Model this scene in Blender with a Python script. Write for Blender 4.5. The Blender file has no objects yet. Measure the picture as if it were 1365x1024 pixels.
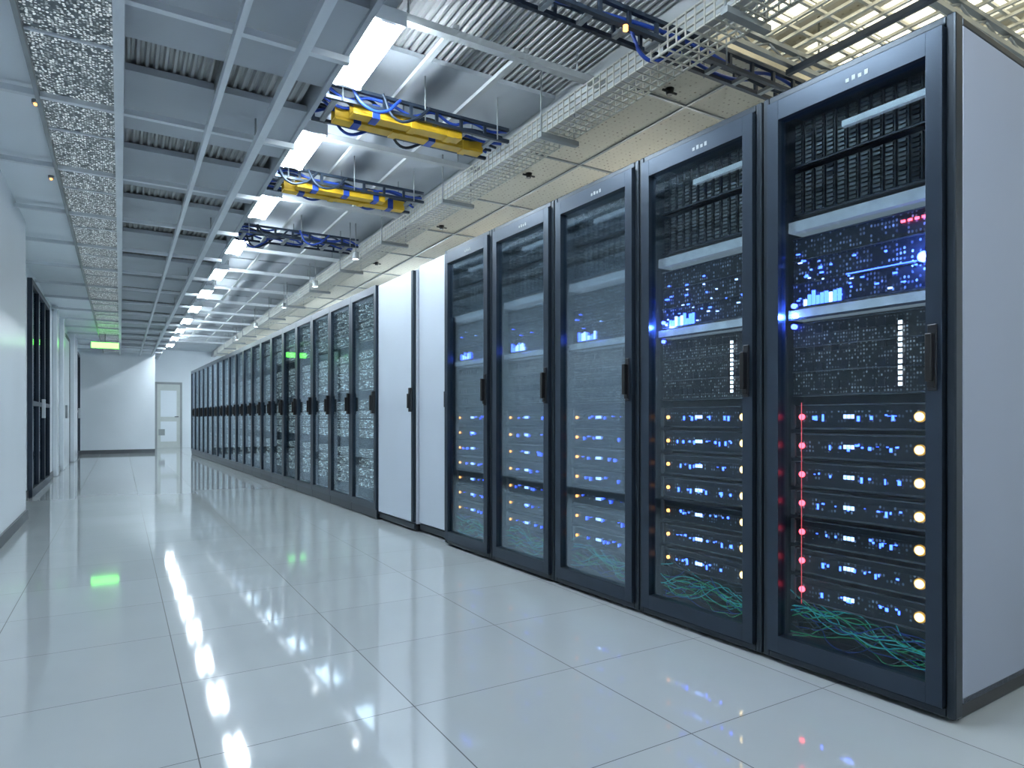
import bpy, math, random
from mathutils import Vector, Matrix
random.seed(7)
scene = bpy.context.scene
scene.view_settings.view_transform = 'Standard'

# ------------------------------------------------------------------ materials
def nt(name):
    m = bpy.data.materials.new(name); m.use_nodes = True
    t = m.node_tree
    return m, t, t.nodes['Principled BSDF']

def pbr(name, col, rough=0.5, metal=0.0, noise=0.0, nscale=8.0, emis=None, estr=0.0, spec=0.5):
    m, t, b = nt(name)
    b.inputs['Base Color'].default_value = (*col, 1)
    b.inputs['Roughness'].default_value = rough
    b.inputs['Metallic'].default_value = metal
    b.inputs['Specular IOR Level'].default_value = spec
    if noise > 0:
        tc = t.nodes.new('ShaderNodeTexCoord')
        n = t.nodes.new('ShaderNodeTexNoise'); n.inputs['Scale'].default_value = nscale
        r = t.nodes.new('ShaderNodeValToRGB')
        a = 1 - noise
        r.color_ramp.elements[0].position = .3; r.color_ramp.elements[1].position = .7
        r.color_ramp.elements[0].color = (col[0]*a, col[1]*a, col[2]*a, 1)
        r.color_ramp.elements[1].color = (*col, 1)
        t.links.new(tc.outputs['Object'], n.inputs['Vector'])
        t.links.new(n.outputs['Fac'], r.inputs['Fac'])
        t.links.new(r.outputs['Color'], b.inputs['Base Color'])
    if emis:
        b.inputs['Emission Color'].default_value = (*emis, 1)
        b.inputs['Emission Strength'].default_value = estr
    return m

def emit(name, col, s):
    return pbr(name, (col[0]*.3, col[1]*.3, col[2]*.3), .4, 0, emis=col, estr=s)

def M(t, op, a, b=None, c=None):
    n = t.nodes.new('ShaderNodeMath'); n.operation = op
    for i, v in enumerate((a, b, c)):
        if v is None: continue
        if isinstance(v, (int, float)): n.inputs[i].default_value = v
        else: t.links.new(v, n.inputs[i])
    return n.outputs[0]

def dots(name, base, spot, axes='YZ', scale=(60, 60), rad=.3, rand=.1, keep=.5, rough=.4, metal=0.0, estr=0.0, ecol=None):
    """regular / irregular dot screen, each cell with its own brightness"""
    m, t, b = nt(name)
    tc = t.nodes.new('ShaderNodeTexCoord'); s = t.nodes.new('ShaderNodeSeparateXYZ')
    t.links.new(tc.outputs['Object'], s.inputs[0])
    c = t.nodes.new('ShaderNodeCombineXYZ')
    t.links.new(M(t, 'MULTIPLY', s.outputs[axes[0]], scale[0]), c.inputs[0])
    t.links.new(M(t, 'MULTIPLY', s.outputs[axes[1]], scale[1]), c.inputs[1])
    v = t.nodes.new('ShaderNodeTexVoronoi'); v.voronoi_dimensions = '2D'
    v.inputs['Scale'].default_value = 1; v.inputs['Randomness'].default_value = rand
    t.links.new(c.outputs[0], v.inputs['Vector'])
    sc = t.nodes.new('ShaderNodeSeparateColor'); t.links.new(v.outputs['Color'], sc.inputs[0])
    inside = M(t, 'LESS_THAN', v.outputs['Distance'], rad)
    on = M(t, 'LESS_THAN', sc.outputs[0], keep)
    br = M(t, 'MULTIPLY', sc.outputs[1], sc.outputs[1])
    f = M(t, 'MULTIPLY', M(t, 'MULTIPLY', inside, on), M(t, 'ADD', M(t, 'MULTIPLY', br, .85), .15))
    mix = t.nodes.new('ShaderNodeMix'); mix.data_type = 'RGBA'
    mix.inputs['A'].default_value = (*base, 1); mix.inputs['B'].default_value = (*spot, 1)
    t.links.new(f, mix.inputs['Factor'])
    t.links.new(mix.outputs['Result'], b.inputs['Base Color'])
    b.inputs['Roughness'].default_value = rough; b.inputs['Metallic'].default_value = metal
    if estr > 0:
        b.inputs['Emission Color'].default_value = (*(ecol or spot), 1)
        t.links.new(M(t, 'MULTIPLY', f, estr), b.inputs['Emission Strength'])
    return m

def floor_mat():
    m, t, b = nt('polished_tile')
    tc = t.nodes.new('ShaderNodeTexCoord'); s = t.nodes.new('ShaderNodeSeparateXYZ')
    t.links.new(tc.outputs['Object'], s.inputs[0])
    gx = M(t, 'DIVIDE', M(t, 'SUBTRACT', s.outputs['X'], .186 - 64), .64)
    gy = M(t, 'DIVIDE', M(t, 'SUBTRACT', s.outputs['Y'], 2.0 - 60), .60)
    fx = M(t, 'ABSOLUTE', M(t, 'SUBTRACT', M(t, 'FRACT', gx), .5))
    fy = M(t, 'ABSOLUTE', M(t, 'SUBTRACT', M(t, 'FRACT', gy), .5))
    line = M(t, 'MAXIMUM', M(t, 'GREATER_THAN', fx, .5 - .0028), M(t, 'GREATER_THAN', fy, .5 - .0024))
    c = t.nodes.new('ShaderNodeCombineXYZ')
    t.links.new(M(t, 'FLOOR', gx), c.inputs[0]); t.links.new(M(t, 'FLOOR', gy), c.inputs[1])
    wn = t.nodes.new('ShaderNodeTexWhiteNoise'); t.links.new(c.outputs[0], wn.inputs['Vector'])
    n = t.nodes.new('ShaderNodeTexNoise'); n.inputs['Scale'].default_value = 2.2; n.inputs['Detail'].default_value = 6
    t.links.new(tc.outputs['Object'], n.inputs['Vector'])
    val = M(t, 'ADD', M(t, 'MULTIPLY', wn.outputs['Value'], .05), M(t, 'MULTIPLY', n.outputs['Fac'], .10))
    val = M(t, 'ADD', val, .86)
    mul = t.nodes.new('ShaderNodeVectorMath'); mul.operation = 'SCALE'
    mul.inputs[0].default_value = (.49, .53, .54); t.links.new(val, mul.inputs['Scale'])
    mix = t.nodes.new('ShaderNodeMix'); mix.data_type = 'RGBA'
    t.links.new(line, mix.inputs['Factor']); t.links.new(mul.outputs[0], mix.inputs['A'])
    mix.inputs['B'].default_value = (.03, .035, .035, 1)
    t.links.new(mix.outputs['Result'], b.inputs['Base Color'])
    t.links.new(M(t, 'ADD', M(t, 'MULTIPLY', line, .5), M(t, 'ADD', .035, M(t, 'MULTIPLY', n.outputs['Fac'], .04))), b.inputs['Roughness'])
    b.inputs['Specular IOR Level'].default_value = .95
    return m

def glass_mat(name, tint, refl=.12):
    m = bpy.data.materials.new(name); m.use_nodes = True; t = m.node_tree
    for n in list(t.nodes):
        if n.type != 'OUTPUT_MATERIAL': t.nodes.remove(n)
    out = t.nodes['Material Output']
    tr = t.nodes.new('ShaderNodeBsdfTransparent'); tr.inputs[0].default_value = (*tint, 1)
    gl = t.nodes.new('ShaderNodeBsdfGlossy'); gl.inputs['Roughness'].default_value = .03
    gl.inputs['Color'].default_value = (.85, .92, 1, 1)
    fr = t.nodes.new('ShaderNodeFresnel'); fr.inputs[0].default_value = 1.35
    f = M(t, 'ADD', M(t, 'MULTIPLY', fr.outputs[0], .55), refl*.1)
    mx = t.nodes.new('ShaderNodeMixShader')
    t.links.new(f, mx.inputs[0]); t.links.new(tr.outputs[0], mx.inputs[1]); t.links.new(gl.outputs[0], mx.inputs[2])
    t.links.new(mx.outputs[0], out.inputs[0])
    return m

WALL = pbr('wall_paint', (.82, .88, .93), .45, noise=.04, nscale=1.5)
WALLG = pbr('wall_panel_gloss', (.84, .89, .95), .25, noise=.04, nscale=1)
BASEB = pbr('baseboard_dark', (.10, .11, .12), .4, noise=.1)
FLOOR = floor_mat()
PANEL = pbr('ceiling_panel_grey', (.45, .49, .53), .6, noise=.12, nscale=2)
DECK = pbr('corrugated_steel', (.42, .43, .43), .5, .2, noise=.25, nscale=3)
CREAM = dots('acoustic_cream', (.68, .65, .55), (.25, .2, .14), 'XY', (22, 22), .16, .1, .8, rough=.8)
SPECK = dots('perforated_silver_glow', (.14, .17, .18), (1, 1, 1), 'XY', (75, 75), .42, .8, .6, rough=.4, estr=.9, ecol=(.85, .97, 1))  # light through the perforations painted as glowing specks
STRUT = pbr('strut_white', (.70, .75, .79), .4, .1, noise=.08, nscale=5)
STRUTG = pbr('strut_grey', (.34, .37, .38), .45, .4, noise=.15, nscale=5)
BEAMG = pbr('beam_grey', (.46, .49, .50), .5, .1, noise=.12, nscale=4)
DARKST = pbr('steel_dark_blue', (.03, .045, .07), .4, .4, noise=.2)
WIRE = pbr('wire_galvanised', (.60, .60, .54), .35, .4, noise=.1)
WHT = pbr('truss_white', (.78, .78, .72), .4, .1, noise=.1)
YEL = pbr('duct_yellow', (.72, .44, .02), .45, noise=.25, nscale=6)
BLUC = pbr('cable_blue', (.015, .06, .36), .4, noise=.2)
TUBE = emit('tube_light', (.81, .92, 1.0), 105)
TUBE_FILL = emit('tube_fill_warm', (1.0, .95, .84), 24)  # warm tubes of the added, unseen fill row
TROF = emit('luminous_panel', (1.0, .93, .70), 2.6)
SPOT = emit('downlight_lens', (.95, .98, 1), 90)
FRAME = pbr('rack_frame_black', (.024, .034, .046), .32, .45, noise=.15, nscale=6)
FRAME2 = pbr('rack_door_frame', (.036, .052, .075), .3, .6, noise=.12, nscale=6)
SIDE = pbr('rack_side_panel', (.40, .44, .54), .5, .05, noise=.05, nscale=1.2)
WHITE = pbr('cabinet_white', (.60, .66, .74), .35, .05, noise=.05, nscale=1.5)
BLACK = pbr('server_black', (.010, .011, .013), .35, .2, noise=.3, nscale=10)
BEZEL = pbr('server_bezel', (.028, .031, .038), .3, .5, noise=.25, nscale=12)
CADDY = pbr('caddy_grey', (.15, .16, .17), .38, .5, noise=.35, nscale=14)
LIP = pbr('metal_lip', (.12, .13, .15), .25, .8, noise=.1)
CHROME_REFL = pbr('chrome_painted_sheen', (.75, .80, .85), .22, .9, noise=.3, nscale=12, emis=(.6, .75, .9), estr=.25)  # chrome with a faint painted glow; also forms the reflection bar
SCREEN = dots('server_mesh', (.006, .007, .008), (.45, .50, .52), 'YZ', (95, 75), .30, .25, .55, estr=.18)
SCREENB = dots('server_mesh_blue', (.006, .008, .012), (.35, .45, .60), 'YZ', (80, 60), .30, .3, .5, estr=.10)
GLINT = dots('server_mesh_glint', (.05, .065, .065), (.9, 1, .95), 'YZ', (40, 70), .45, .9, .5, estr=2.0, ecol=(.80, .93, .9))  # emissive specks painted in for glints and light inside the cabinets
GLASS = glass_mat('door_glass', (.86, .92, .94), .1)
GLASSD = glass_mat('window_glass', (.45, .52, .52), .8)
L_BLUE = emit('led_blue', (.04, .10, 1), 9)
L_BLUEH = emit('led_blue_halo', (.05, .08, 1), 14)
L_BLUEB = emit('led_blue_bright', (.5, .6, 1), 40)
L_CYAN = emit('led_display', (.30, .45, 1), 5)
L_WHITE = emit('led_white', (.85, .9, 1), 3)
L_RED = emit('led_red', (1, .05, .08), 10)
L_RED_LINE = emit('red_line_dim', (1, .1, .12), 1.2)
L_ORG = emit('led_amber', (1, .64, .24), 7)
L_ORGC = emit('led_orange', (1, .36, .08), 6)
RING = pbr('led_ring', (.25, .16, .06), .3, .8, emis=(1, .5, .1), estr=.6)
L_GRN = emit('sign_green', (.15, 1, .10), 6)
C_TEAL = pbr('cable_teal', (.02, .24, .26), .4, emis=(.02, .5, .5), estr=.28)  # cable colour with added emission so it glows
C_GRN = pbr('cable_green', (.02, .22, .10), .4, emis=(.03, .6, .25), estr=.14)  # same added glow, weaker
C_DK = pbr('cable_dark', (.03, .05, .08), .5)
DOORP = pbr('door_paint', (.60, .64, .62), .4, noise=.05)
DOORB = pbr('door_backing', (.36, .42, .44), .5, noise=.5, nscale=2)
RUB = pbr('handle_black', (.006, .006, .007), .35)

# ------------------------------------------------------------------ mesh builder
class MB:
    def __init__(s): s.v=[]; s.f=[]; s.m=[]; s.mats=[]; s.sm=[]
    def mi(s, mat):
        if mat not in s.mats: s.mats.append(mat)
        return s.mats.index(mat)
    def box(s, x0, x1, y0, y1, z0, z1, mat):
        n=len(s.v); k=s.mi(mat)
        s.v += [(x0,y0,z0),(x1,y0,z0),(x1,y1,z0),(x0,y1,z0),(x0,y0,z1),(x1,y0,z1),(x1,y1,z1),(x0,y1,z1)]
        for q in ((0,3,2,1),(4,5,6,7),(0,1,5,4),(1,2,6,5),(2,3,7,6),(3,0,4,7)):
            s.f.append(tuple(n+i for i in q)); s.m.append(k); s.sm.append(False)
    def rod(s, p, q, r, mat, seg=8, r2=None, caps=True):
        p=Vector(p); q=Vector(q); d=(q-p).normalized(); r2=r if r2 is None else r2
        a=d.orthogonal().normalized(); b=d.cross(a); n=len(s.v); k=s.mi(mat)
        for c,rr in ((p,r),(q,r2)):
            for i in range(seg):
                t=2*math.pi*i/seg; s.v.append(tuple(c+rr*(math.cos(t)*a+math.sin(t)*b)))
        for i in range(seg):
            j=(i+1)%seg; s.f.append((n+i,n+j,n+seg+j,n+seg+i)); s.m.append(k); s.sm.append(True)
        if caps:
            s.f.append(tuple(n+i for i in range(seg))[::-1]); s.m.append(k); s.sm.append(False)
            s.f.append(tuple(n+seg+i for i in range(seg))); s.m.append(k); s.sm.append(False)
    def poly(s, pts, faces, mat):
        n=len(s.v); k=s.mi(mat); s.v+=pts
        for f in faces: s.f.append(tuple(n+i for i in f)); s.m.append(k); s.sm.append(False)
    def mesh(s, name):
        me=bpy.data.meshes.new(name); me.from_pydata(s.v,[],s.f)
        for m in s.mats: me.materials.append(m)
        me.polygons.foreach_set('material_index', s.m)
        me.polygons.foreach_set('use_smooth', s.sm)
        me.update(); return me
    def obj(s, name, parent=None, loc=(0,0,0), rz=0, bevel=0):
        o=bpy.data.objects.new(name, s.mesh(name)); scene.collection.objects.link(o)
        o.location=loc; o.rotation_euler=(0,0,rz)
        if parent: o.parent=parent
        if bevel:
            b=o.modifiers.new('bevel','BEVEL'); b.width=bevel; b.segments=2; b.limit_method='ANGLE'
        return o

def empty(name, loc=(0,0,0), rz=0):
    e=bpy.data.objects.new(name,None); scene.collection.objects.link(e)
    e.location=loc; e.rotation_euler=(0,0,rz); e.empty_display_size=.2; return e

def curves(name, lines, r, mats, parent=None):
    cu=bpy.data.curves.new(name,'CURVE'); cu.dimensions='3D'; cu.bevel_depth=r; cu.bevel_resolution=2; cu.resolution_u=6
    for m in mats: cu.materials.append(m)
    for i,pts in enumerate(lines):
        sp=cu.splines.new('BEZIER'); sp.bezier_points.add(len(pts)-1)
        for bp,p in zip(sp.bezier_points,pts):
            bp.co=p; bp.handle_left_type=bp.handle_right_type='AUTO'
        sp.material_index=i%len(mats)
    o=bpy.data.objects.new(name,cu); scene.collection.objects.link(o)
    if parent: o.parent=parent
    return o

# ------------------------------------------------------------------ room shell
XL, XR, YB, YF, ZT = -.95, 5.4, -3.5, 20.6, 3.3
b=MB(); b.box(XL-.2,XR+.2,YB-.2,24.2,-.1,0,FLOOR); b.obj('floor')
b=MB()
b.box(XL-.2,XL,YB,YF+.2,0,ZT,WALL)
b.box(XL,-.76,YB,7.6,0,ZT,WALLG)                      # thick panelled section near camera
for y in (12.9,14.3): b.box(XL,XL+.07,y,y+.35,0,2.85,WALLG)
b.box(XL,XL+.10,17.0,18.1,0,2.85,WALLG)
b.obj('wall_left', bevel=.015)
b=MB(); b.box(XL-.2,.82,YF,YF+.2,0,ZT,WALL); b.box(.82-.2,.82,YF+.2,23.9,0,ZT,WALL); b.obj('wall_far')
b=MB(); b.box(.62,XR+.2,23.9,24.1,0,ZT,WALL); b.obj('wall_recess')
b=MB(); b.box(XR,XR+.2,YB,23.9,0,ZT,WALL); b.obj('wall_right')
b=MB(); b.box(XL,XR,YB-.2,YB,0,ZT,WALL); b.obj('wall_back')
b=MB(); b.box(-.76,-.745,YB,7.615,0,.09,BASEB); b.box(XL,-.76,7.6,7.615,0,.09,BASEB)
for y0,y1 in ((7.615,9.6),(11.9,12.9),(13.25,14.3),(14.65,15.1),(16.6,17.0),(18.1,18.5)): b.box(XL,XL+.015,y0,y1,0,.09,BASEB)
b.obj('baseboard_left')
b=MB(); b.box(XL,.82,YF-.015,YF,0,.10,BASEB); b.obj('baseboard_far')

# glazed doors on left wall
def glazed(name,y0,y1,h,nm):
    e=empty(name,(XL,y0,0)); w=y1-y0
    f=MB(); t=.07
    f.box(0,.05,0,t,0,h,DARKST); f.box(0,.05,w-t,w,0,h,DARKST)
    f.box(0,.05,t,w-t,h-t,h,DARKST); f.box(0,.05,t,w-t,0,t*1.4,DARKST); f.box(0,.05,t,w-t,h*.42,h*.42+t*.8,DARKST)
    for i in range(1,nm): f.box(0,.05,w*i/nm-t/2,w*i/nm+t/2,t*1.4,h-t,DARKST)
    f.box(.05,.09,w*.47,w*.49,.95,1.2,STRUT)
    f.obj('frame',e,bevel=.004)
    g=MB(); g.box(.015,.022,t,w-t,t,h-t,GLASSD); g.obj('glass',e)
    k=MB(); k.box(.002,.008,t,w-t,t,h-t,DOORB); k.obj('backing',e)
glazed('door_1',9.6,11.9,2.62,3)
# door_2: plain white leaf in a dark frame
e=empty('door_2',(XL,15.1,0)); f=MB()
f.box(0,.04,0,.06,0,2.6,DARKST); f.box(0,.04,1.44,1.5,0,2.6,DARKST); f.box(0,.04,.06,1.44,2.54,2.6,DARKST); f.obj('frame',e)
f=MB(); f.box(0,.03,.06,1.44,0,2.54,WALLG); f.box(.03,.07,.16,.19,.95,1.2,STRUTG); f.obj('leaf',e)
glazed('door_3',18.5,20.4,2.6,2)
# far door
e=empty('door_4',(.95,23.9,0)); f=MB()
f.box(0,.06,-.05,0,0,2.12,STRUTG); f.box(.72,.78,-.05,0,0,2.12,STRUTG); f.box(.06,.72,-.05,0,2.05,2.12,STRUTG)
f.obj('frame',e); f=MB()
f.box(.06,.72,-.03,0,0,2.05,DOORP); f.box(.16,.62,-.036,-.03,1.0,1.85,WALL); f.box(.16,.62,-.036,-.03,.2,.85,WALL)
f.box(.10,.28,-.04,-.03,.40,.60,STRUTG); f.rod((.66,-.03,1),(.66,-.09,1),.015,LIP); f.rod((.66,-.09,1),(.56,-.09,1),.012,LIP)
f.obj('leaf',e)

# ------------------------------------------------------------------ ceiling
b=MB()
b.box(XL-.2,XR+.2,YB-.2,24.2,ZT+.02,ZT+.12,PANEL); b.obj('ceiling')
b=MB()
b.box(XL,-.38,YB,23.9,2.78,2.82,WALL); b.box(-.02,0.02,YB,23.9,2.72,2.9,PANEL); b.obj('ceiling_soffit')
b=MB()
y=-3.4
while y<23.8:
    b.box(.02,1.0,y+.36,min(y+1.2,23.9),2.86,2.9,PANEL)
    b.box(.47,.50,y,y+.36,2.84,2.9,STRUTG)
    y+=1.2
b.box(1.0,1.03,YB,23.9,2.84,3.25,PANEL)
b.obj('ceiling_tile')
b=MB()
y=3.75
while y<23.6:
    y1=min(y+1.42,23.9); b.box(1.03,2.6,y,y1,3.17,3.2,PANEL); y+=1.5
b.obj('ceiling_metal_panel')
def corr(x0,x1,y0,y1,z,pitch,h,mat):
    n=int((x1-x0)/pitch); pts=[]; faces=[]; prof=[]
    for i in range(n+1):
        x=x0+i*pitch
        prof += [(x,z),(x+pitch*.3,z),(x+pitch*.5,z+h),(x+pitch*.8,z+h)]
    for (x,zz) in prof: pts += [(x,y0,zz),(x,y1,zz)]
    for i in range(len(prof)-1): faces.append((2*i,2*i+1,2*i+3,2*i+2))
    return pts,faces
b=MB(); p,f=corr(1.04,2.58,YB,23.8,3.20,.045,.022,DECK); b.poly(p,f,DECK)
p,f=corr(.03,.96,YB,23.8,2.905,.045,.02,DECK); b.poly(p,f,DECK); b.obj('ceiling_deck')
b=MB(); b.box(-.38,-.02,YB,23.9,2.74,2.76,SPECK)
for i in range(24): b.box(-.38,-.02,YB+i*1.2,YB+i*1.2+.02,2.73,2.74,STRUT)
b.box(-.40,-.38,YB,23.9,2.70,2.78,STRUTG); b.obj('ceiling_perforated_strip')
b=MB(); b.box(2.72,XR,2.62,23.9,3.08,3.12,CREAM)
b.box(2.72,XR,YB,2.62,3.26,3.30,CREAM); b.box(2.72,XR,2.58,2.62,3.08,3.28,CREAM); b.obj('ceiling_acoustic_panel')
b=MB()
for i in range(18):
    y=3.2+i*1.2; b.box(2.72,XR,y,y+.02,3.068,3.08,STRUTG)
for x in (3.3,3.95,4.6): b.box(x,x+.02,2.62,23.9,3.07,3.08,STRUTG)
b.obj('trim_1')
b=MB(); b.box(2.60,2.72,YB,23.9,3.0,3.30,BEAMG); b.obj('ceiling_beam')
# strut grid
b=MB()
for x,w in ((-.03,.045),(.44,.028),(.72,.045)): b.box(x,x+w,YB,YF if x<.8 else 23.9,2.66,2.71,STRUT)
y=-2.8
while y<20.5:
    b.box(XL if y>7.6 else -.76,.98,y,y+.036,2.712,2.745,STRUT); y+=1.2
y=-2.8
while y<20.5:
    for x in (-.015,.74): b.rod((x,y+.016,2.745),(x,y+.016,2.90),.006,STRUTG,6)
    y+=2.4
b.obj('ceiling_strut_grid')
b=MB()
for y in (3.2,4.85,6.4,8.6,9.9,11.3,12.7,14.1,15.5,16.9,18.3,19.7): 
    b.box(1.03,2.6,y,y+.05,3.02,3.06,STRUT if y>8 else BEAMG)
    for x in (1.3,2.4): b.rod((x,y+.025,3.06),(x,y+.025,3.2),.006,STRUTG,6)
for x in (1.55,2.0): b.box(x,x+.035,3.2,20,3.065,3.09,BEAMG)
b.obj('ceiling_cross_strut')

# ------------------------------------------------------------------ light fixtures
def fixture(x,y,z,L,mat,ztop,name='tube_light_fixture'):
    e=empty(name,(x,y,z)); f=MB()
    f.box(-.09,.09,-L/2-.02,L/2+.02,.03,.06,STRUT); f.box(-.09,.09,-L/2-.02,-L/2,-.015,.03,STRUT); f.box(-.09,.09,L/2,L/2+.02,-.015,.03,STRUT)
    for yy in (-L/3,L/3): f.rod((0,yy,.06),(0,yy,ztop-z),.005,STRUTG,6)
    f.obj('housing',e); g=MB()
    for xx in (-.062,.062): g.rod((xx,-L/2,0),(xx,L/2,0),.023,mat,12)
    g.obj('tubes',e)
ys=[.3,1.95,3.5,4.98,6.5,8.15,9.85,11.5,13.2,14.9,16.6,18.3,20.0]  # first two are out of view, included for lighting
for y in ys: fixture(1.16,y,2.95,.72,TUBE,3.2)
b=MB(); b.box(1.10,1.22,YB,21,3.06,3.10,STRUT); b.box(1.03,1.055,YB,21,2.90,2.93,STRUT); b.obj('light_rail')
for y in (-2.2,4.2,6.6,9,12,15,18,21.5): fixture(4.1,y,2.72,1.1,TUBE_FILL if y<7 else TUBE,3.08 if y>2.5 else 3.26)  # unseen tube row added behind the racks for fill light
fixture(1.16,-1.6,2.95,.72,TUBE,3.2)  # unseen fixture behind the camera, added to extend the lighting
# luminous panels added to brighten the deck behind the open lattice
for x in (3.0,3.9,4.8):
    for y in (.75,1.5,2.2):
        e=empty('ceiling_light_panel',(x,y,3.26)); f=MB()
        f.box(-.34,.34,-.34,-.31,-.05,0,WHT); f.box(-.34,.34,.31,.34,-.05,0,WHT); f.box(-.34,-.31,-.31,.31,-.05,0,WHT); f.box(.31,.34,-.31,.31,-.05,0,WHT)
        for k in range(3): f.box(-.31,.31,-.16+k*.155,-.15+k*.155,-.05,-.03,WHT)
        f.obj('frame',e); g=MB(); g.box(-.31,.31,-.31,.31,-.025,-.01,TROF); g.obj('diffuser',e)

# recessed downlights beside the basket tray
for i,y in enumerate((7.3,9.1,11.1,13.7,16.2)):
    e=empty('downlight',(2.30,y,2.76)); f=MB(); f.rod((0,0,0),(0,0,.07),.036,STRUTG,16,caps=False); f.rod((0,0,.07),(0,0,.08),.036,STRUTG,16); f.rod((0,0,.08),(0,0,.42),.004,STRUTG,6); f.obj('can',e)
    g=MB(); g.rod((0,0,.022),(0,0,.026),.033,SPOT,16); g.obj('lens',e)

# ------------------------------------------------------------------ longitudinal wire basket cable tray
b=MB(); x0,x1,z0,z1=2.36,2.58,2.80,2.92
for x in (x0,x1):
    for z in (z0,z0+.04,z0+.08,z1): b.box(x-.005,x+.005,-3,21,z-.005,z+.005,WIRE)
for x in (x0+.055,x0+.11,x0+.165): b.box(x-.004,x+.004,-3,21,z0-.004,z0+.004,WIRE)
y=-3.0
while y<21:
    b.box(x0,x1,y,y+.009,z0-.009,z0-.0045,WIRE)
    for x in (x0,x1): b.box(x-.009,x-.005,y,y+.009,z0-.009,z1,WIRE)
    y+=.06 if y<10 else .12
y=-2.5
while y<21:
    b.box(x0-.04,x1+.04,y,y+.04,z0-.04,z0-.01,STRUTG)
    for x in (x0-.03,x1+.015): b.rod((x,y+.02,z0-.02),(x,y+.02,3.2 if x<2.5 else 3.0),.006,STRUTG,6)
    y+=1.5
b.obj('wire_basket_tray')

# ------------------------------------------------------------------ transverse ladder trays with yellow ducts + blue cables
def tray(y,x0,x1,z,yel,nm='ladder_cable_tray',red=False,slim=False):
    e=empty(nm,(0,y,z)); f=MB(); hw=.06 if slim else .17
    for yy in (-hw,hw):
        f.box(x0,x1,yy-.012,yy+.012,-.05,-.03,DARKST); f.box(x0,x1,yy-.012,yy+.012,.03,.05,DARKST)
        x=x0
        while x<x1-.02: f.box(x,x+.02,yy-.008,yy+.008,-.03,.03,DARKST); x+=.18
    x=x0+.05
    while x<x1: f.box(x,x+.03,-hw+.012,hw-.012,-.05,-.03,STRUTG); x+=.22
    x=x0+.1
    while x<x1+.01:
        for yy in (-hw-.02,hw+.02): f.rod((x,yy,-.05),(x,yy,3.19-z),.005,STRUTG,6)
        x+=(x1-x0-.2)/2
    f.obj('ladder',e)
    if yel:
        g=MB()
        for yy,a,c in ((-.10,x0+.18,x1-.35),(.03,x0+.1,x1-.12)):
            g.box(a,c,yy-.045,yy+.045,-.09,-.075,YEL); g.box(a,c,yy-.045,yy-.038,-.075,-.01,YEL); g.box(a,c,yy+.038,yy+.045,-.075,-.01,YEL)
            x=a+.12
            while x<c: g.box(x,x+.05,yy-.05,yy+.05,-.096,-.005,BLUC if random.random()<.55 else YEL); x+=.26
        g.obj('yellow_duct',e,bevel=.003)
    lines=[]
    for i in range(3 if slim else 7):
        yy=-hw+.03+(2*hw-.06)*i/(2 if slim else 6); n=9
        lines.append([(x0+(x1-x0)*j/n, yy+random.uniform(-.02,.02), .0+random.uniform(-.03,.05)) for j in range(n+1)])
    for i in range(2 if slim else 4):
        xa=random.uniform(x0,x1-.4); yy=random.choice((-hw-.02,hw))
        lines.append([(xa,yy,.05),(xa+.08,yy-.02,-.06-random.random()*.05),(xa+.2,yy-.02,-.07),(xa+.32,yy,.04)])
    curves('blue_cables',lines,.010,[BLUC,DARKST,BLUC,DARKST],e)
    if red:
        g=MB(); g.rod((2.1,-.07,-.075),(2.1,-.07,-.0505),.012,L_ORGC,10); g.obj('indicator',e)
tray(2.5,1.4,4.2,2.90,False,red=True,slim=True)
tray(4.12,1.06,2.34,2.93,True)
tray(5.62,1.06,2.34,2.93,True)
tray(7.5,1.06,2.34,2.95,False)
for (x,y) in ((3.05,3.1),(3.05,4.8),(3.05,6.6),(3.0,8.6)):
    e=empty('ceiling_sensor',(x,y,3.08)); f=MB(); f.rod((0,0,-.04),(0,0,0),.02,RUB,12,.03); f.rod((-.06,0,-.02),(.06,0,-.02),.008,RUB,8); f.obj('body',e)

# open lattice and truss over the near right corner
b=MB()
for i in range(22):
    x=2.75+i*.115; b.box(x,x+.016,-1.0,2.4,3.0,3.016,WHT)
for i in range(21):
    y=-1.0+i*.16; b.box(2.74,5.3,y,y+.016,3.016,3.032,WHT)
for y in (-.6,.5,1.6,2.30):
    b.box(2.72,5.38,y,y+.03,2.90,2.925,STRUTG); b.box(2.72,5.38,y,y+.03,2.975,3.0,STRUTG)
    x=2.75; k=0
    while x<5.2:
        z0,z1=(2.925,2.975) if k%2 else (2.975,2.925)
        b.rod((x,y+.015,z0),(x+.13,y+.015,z1),.007,STRUTG,6); x+=.13; k+=1
    for x in (2.9,3.45,4.35,5.3): b.rod((x,y+.015,3.0),(x,y+.015,3.26),.006,STRUTG,6)
for x in (3.2,4.3): b.box(x,x+.03,-1,2.35,2.87,2.90,DARKST)
b.obj('ceiling_lattice')

# exit sign / amber indicators
e=empty('exit_sign',(-.28,16.4,2.5)); f=MB(); f.box(-.26,.26,-.03,.03,-.07,.07,STRUTG); f.rod((0,0,.07),(0,0,.24),.01,STRUTG); f.obj('housing',e)
g=MB(); g.box(-.25,.25,-.036,-.0305,-.06,.06,L_GRN); g.obj('lit_face',e)
for (x,y) in ((-.42,4.64),(-.45,6.03)):
    e=empty('amber_indicator',(x,y,2.78)); f=MB(); f.rod((0,0,-.02),(0,0,0),.02,STRUTG,12); f.obj('base',e)
    g=MB(); g.rod((0,0,-.03),(0,0,-.0205),.007,L_ORGC,12,.010); g.obj('lamp',e)

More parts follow.
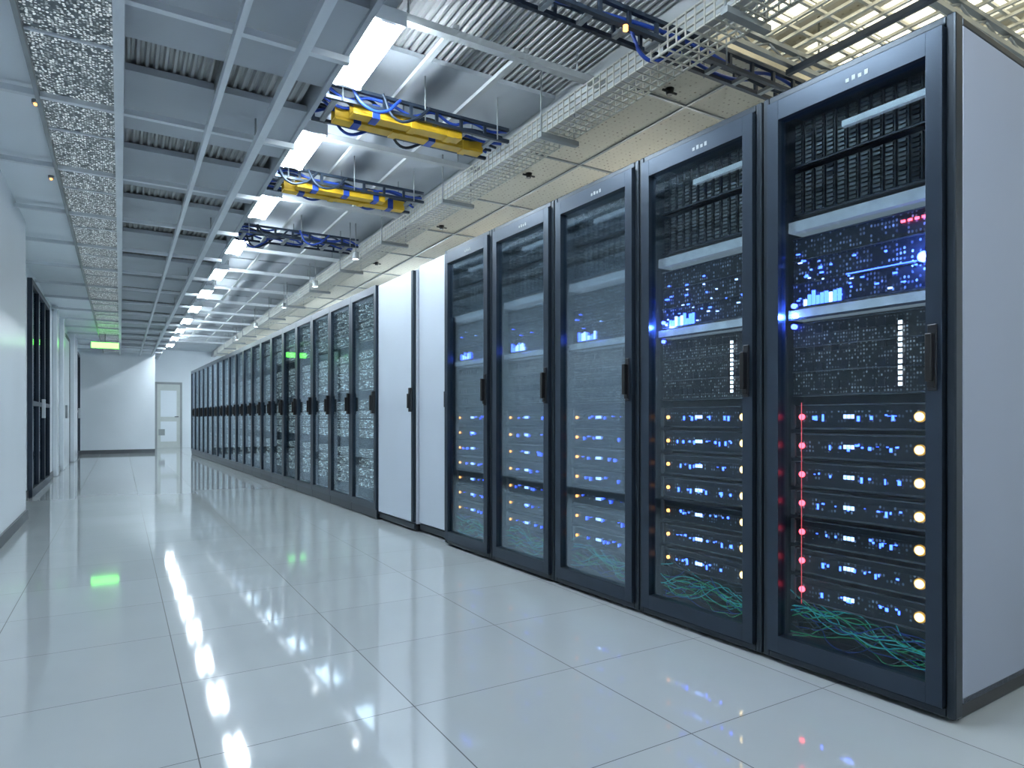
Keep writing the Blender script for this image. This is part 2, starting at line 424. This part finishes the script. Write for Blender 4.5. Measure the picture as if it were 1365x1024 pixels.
# ------------------------------------------------------------------ front server racks
RZ=math.radians(1.9); P0=Vector((2.2012,1.0153,0)); D=Vector((-math.sin(RZ),math.cos(RZ),0)); IN=Vector((math.cos(RZ),math.sin(RZ),0))
W=.69; H=2.2; DEP=1.1
def glow(parent,loc,col,en,r=.01):
    l=bpy.data.lights.new('led_glow','POINT'); l.energy=en; l.color=col; l.shadow_soft_size=r
    o=bpy.data.objects.new('led_glow',l); scene.collection.objects.link(o); o.parent=parent; o.location=loc
def rack(idx):
    p=P0+D*(W*idx); e=empty('server_rack',p,RZ)
    rnd=random.Random(40+idx)
    g=.003; y0,y1=g,W-g
    f=MB()   # carcass
    f.box(.05,DEP,y0,y0+.02,.05,H-.03,SIDE if idx==0 else FRAME); f.box(.05,DEP,y1-.02,y1,.05,H-.03,FRAME)
    f.box(.05,DEP,y0,y1,H-.03,H-.005,FRAME); f.box(.05,DEP,y0,y1,.05,.075,FRAME); f.box(DEP-.02,DEP,y0+.02,y1-.02,.075,H-.03,FRAME)
    f.box(.04,DEP-.03,y0+.01,y1-.01,0,.05,RUB)
    for yy in (y0+.02,y1-.05): f.box(.055,.09,yy,yy+.03,.075,H-.03,FRAME)
    f.obj('carcass',e,bevel=.004)
    f=MB()   # fixed surround and door frame
    f.box(.0,.05,y0,y0+.028,.012,H,FRAME); f.box(.0,.05,y1-.028,y1,.012,H,FRAME)
    f.box(.0,.05,y0+.028,y1-.028,H-.03,H,FRAME); f.box(.0,.05,y0+.028,y1-.028,.012,.04,FRAME)
    f.obj('surround',e,bevel=.006)
    f=MB(); a,c=y0+.031,y1-.031; zb,zt=.045,H-.035; st=.048
    f.box(-.018,.03,a,a+st,zb,zt,FRAME2); f.box(-.018,.03,c-st,c,zb,zt,FRAME2)
    f.box(-.018,.03,a+st,c-st,zt-.075,zt,FRAME2); f.box(-.018,.03,a+st,c-st,zb,zb+.065,FRAME2)
    for j in range(4): f.box(-.0195,-.0175,W*.38+j*.022,W*.38+j*.022+.013,zt-.05,zt-.032-.004*(j%2),STRUTG)
    f.obj('door_frame',e,bevel=.007)
    f=MB(); f.box(.0,.005,a+st-.004,c-st+.004,zb+.06,zt-.07,GLASS); f.obj('door_glass',e)
    f=MB(); hy=a+.012
    f.box(-.026,-.0185,hy,hy+.028,1.03,1.24,BEZEL); f.box(-.052,-.026,hy+.004,hy+.024,1.06,1.21,RUB); f.box(-.034,-.026,hy+.002,hy+.026,1.04,1.075,RUB)
    f.obj('handle',e,bevel=.004)
    # contents
    A,C=y0+.085,y1-.085; X=.085; f=MB()
    f.box(X+.05,.9,A,C,.10,2.12,BLACK)
    led=MB()
    for k in range(7):
        zc=.95-.11*k; z0=zc-.047; z1=zc+.047
        f.box(X-.02,X+.05,A,C,z0,z1,BEZEL)
        f.box(X-.026,X-.02,A,C,z0,z0+.007,LIP); f.box(X-.026,X-.02,A,C,z1-.005,z1,LIP)
        f.box(X-.024,X-.02,A+.03,C-.03,zc-.022,zc+.022,SCREENB)
        f.box(X-.03,X-.02,A,A+.016,z0,z1,CADDY); f.box(X-.03,X-.02,C-.016,C,z0,z1,CADDY)
        fx=X-.03
        led.rod((fx-.004,A+.045,zc),(fx+.008,A+.045,zc),.014,L_ORG,14)
        led.rod((fx,A+.045,zc),(fx+.01,A+.045,zc),.019,RING,14)
        ym=(A+C)/2+.03
        for q in range(3): led.box(fx+.003,fx+.006,ym-.02+q*.014,ym-.02+q*.014+.010,zc-.006,zc+.008,L_CYAN)
        for q in range(12 if idx<2 else 6):
            yy=A+.1+rnd.random()*.32; led.box(fx+.003,fx+.006,yy,yy+.004+rnd.random()*.006,zc+rnd.uniform(-.015,.015)-.002,zc+.002+rnd.uniform(0,.003),L_BLUE)
        rc=L_RED if idx in (0,) else L_ORGC
        led.rod((fx,C-.045,zc),(fx+.008,C-.045,zc),.011 if idx==0 else .008,rc,10)
        if idx==0: led.rod((fx,C-.045,zc-.055),(fx,C-.045,zc+.055),.0012,L_RED_LINE,6)  # thin emissive red line linking the red LEDs
    # section C: switch with white port column
    f.box(X-.012,X+.05,A,C,1.03,1.31,SCREEN); 
    for z in (1.03,1.12,1.215,1.305): f.box(X-.02,X-.012,A,C,z,z+.005,LIP)
    for r_ in range(4):
        for q in range(14):
            if rnd.random()<.55:
                yy=A+.03+q*.033; z=1.055+r_*.07; f.box(X-.018,X-.012,yy,yy+.024,z,z+.03,BEZEL)
    if idx<2:
        for q in range(12): led.box(X-.022,X-.018,A+.105,A+.117,1.055+q*.019,1.055+q*.019+.012,L_WHITE)
    # chrome shelf
    f.box(X-.045,X+.05,A,C,1.325,1.36,CHROME_REFL); f.box(X-.05,X-.045,A,C,1.32,1.328,LIP)
    # section B
    f.box(X-.012,X+.05,A,C,1.37,1.64,SCREENB)
    for z in (1.37,1.46,1.55,1.635): f.box(X-.02,X-.012,A,C,z,z+.006,LIP)
    for q in range((30,30,8,6,4)[idx]):
        yy=A+.02+(1-rnd.random()**1.6)*(C-A-.05); z=1.38+rnd.random()*.20
        led.box(X-.022,X-.016,yy,yy+.005+rnd.random()*.01,z,z+.003+rnd.random()*.003,L_BLUE if rnd.random()<.7 else L_CYAN)
    for q in range(9): 
        yy=C-.06-q*.017; led.box(X-.022,X-.016,yy,yy+.012,1.375,1.375+.02+rnd.random()*.035,L_CYAN if rnd.random()<.5 else L_BLUE)
    if idx==0:
        for q in range(4): led.box(X-.022,X-.016,A+.03+q*.022,A+.042+q*.022,1.605,1.612,L_RED)
        led.rod((X-.03,A+.035,1.475),(X-.016,A+.035,1.475),.018,L_BLUEH,18); led.rod((X-.034,A+.035,1.475),(X-.0301,A+.035,1.475),.010,L_BLUEB,14)
        for z in (1.30,1.38): led.rod((X-.03,C-.01,z),(X-.016,C-.01,z),.010,L_BLUEH,14)
        led.box(X-.02,X-.0165,A+.06,A+.30,1.465,1.469,L_BLUE)
    if idx==1: led.rod((X-.03,C-.012,1.40),(X-.016,C-.012,1.40),.008,L_BLUEH,14); led.rod((X-.03,C-.012,1.31),(X-.016,C-.012,1.31),.008,L_BLUEH,14)
    f.box(X-.045,X+.05,A,C,1.66,1.70,CHROME_REFL)
    # section A: two blade chassis, slim louvred blades side by side
    for (z0,z1) in ((1.725,1.90),(1.915,2.09)):
        f.box(X-.0,X+.05,A,C,z0,z1,BLACK); f.box(X-.02,X,A,C,z0,z0+.006,LIP)
        n=12; cw=(C-A)/n
        for q in range(n):
            yy=A+q*cw; f.box(X-.012,X,yy+.002,yy+.006,z0+.008,z1-.004,BEZEL)
            for r_ in range(10):
                z=z0+.012+r_*.016
                f.box(X-.014,X-.002,yy+.010,yy+cw*.80,z,z+.009,CADDY if (q+idx)%12>1 and rnd.random()<.95 else BEZEL)
    f.box(X-.05,X-.03,A,A+(C-A)*.58,1.992,2.014,CHROME_REFL)  # bright bar modelled in place of a light reflection
    f.obj('servers',e); led.obj('indicator_leds',e)
    lines=[]
    for q in range(26):
        n=10; ph=rnd.random()*6; am=rnd.uniform(.01,.05); z=rnd.uniform(.12,.2); sl=rnd.uniform(-.05,.10)
        lines.append([(X-.02+rnd.uniform(-.015,.03), A+(C-A)*j/n, max(.10,z+sl*j/n+am*math.sin(ph+j*.8)+rnd.uniform(-.008,.008))) for j in range(n+1)])
    curves('patch_cables',lines,.0018,[C_TEAL,C_DK,C_GRN,C_DK,BLUC],e)
    if idx==0:
        glow(e,(.028,A+.035,1.475),(.1,.2,1),5.0); glow(e,(.03,C-.02,1.34),(.1,.2,1),2.6)
    if idx==1:
        glow(e,(.03,C-.03,1.38),(.1,.2,1),2.4)
for i in range(5): rack(i)

# ------------------------------------------------------------------ white cabinets
def white_cab(t0,t1,setback,hh,nm='equipment_cabinet'):
    w=t1-t0; p=P0+D*t0+IN*setback; e=empty(nm,p,RZ); f=MB()
    f.box(.03,1.0,.004,w-.004,.06,hh,WHITE); f.box(.05,.97,.02,w-.02,0,.06,RUB); f.box(.01,.03,.004,w-.004,.02,.07,FRAME)
    f.obj('body',e,bevel=.006); f=MB(); f.box(0,.029,.045,w-.008,.08,hh-.01,WHITE)
    f.box(-.002,.028,.006,.042,.08,hh-.01,FRAME); f.obj('door',e,bevel=.004)
    f=MB(); f.box(-.03,-.003,.012,.04,1.0,1.2,RUB); f.box(-.045,-.03,.016,.036,1.03,1.15,RUB); f.obj('handle',e,bevel=.003)
white_cab(3.46,4.04,.06,2.22)
white_cab(4.06,4.85,.02,2.19)

# ------------------------------------------------------------------ far row, one shared mesh
W2=.70
def far_mesh():
    f=MB(); a,c=.003,W2-.003
    f.box(.04,1.0,a,a+.015,.05,2.17,FRAME); f.box(.04,1.0,c-.015,c,.05,2.17,FRAME); f.box(.04,1.0,a+.015,c-.015,2.14,2.17,FRAME)
    f.box(.98,1.0,a+.015,c-.015,.05,2.14,FRAME); f.box(.03,.95,a+.01,c-.01,0,.05,RUB); f.box(.01,.03,a,c,.01,.09,FRAME)
    st=.05
    f.box(-.0,.04,a,a+st,.09,2.19,FRAME2); f.box(0,.04,c-st,c,.09,2.19,FRAME2); f.box(0,.04,a+st,c-st,2.12,2.19,FRAME2); f.box(0,.04,a+st,c-st,.09,.15,FRAME2)
    f.box(.015,.019,a+st,c-st,.15,2.12,GLASS)
    for k in range(20):
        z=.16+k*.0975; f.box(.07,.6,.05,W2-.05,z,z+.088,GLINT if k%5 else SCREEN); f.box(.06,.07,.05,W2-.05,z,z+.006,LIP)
    f.box(-.03,-.0,a+.012,a+.045,.99,1.2,RUB); f.box(-.05,-.03,a+.018,a+.038,1.02,1.16,RUB)
    return f.mesh('server_cabinet')
fm=far_mesh()
for i in range(19):
    o=bpy.data.objects.new('server_cabinet',fm); scene.collection.objects.link(o)
    p=P0+D*(4.86+W2*i); o.location=p; o.rotation_euler=(0,0,RZ)

# ------------------------------------------------------------------ world + camera
w=bpy.data.worlds.new('world'); scene.world=w; w.use_nodes=True
w.node_tree.nodes['Background'].inputs[0].default_value=(.7,.8,.9,1); w.node_tree.nodes['Background'].inputs[1].default_value=.3
cam=bpy.data.cameras.new('camera'); co=bpy.data.objects.new('camera',cam); scene.collection.objects.link(co)
co.location=(0,0,.944); co.rotation_euler=(math.radians(90),0,math.radians(-30.96))
cam.sensor_width=36; cam.lens=870/1365*36; cam.shift_y=46/1365; cam.clip_start=.02; cam.clip_end=100
scene.camera=co
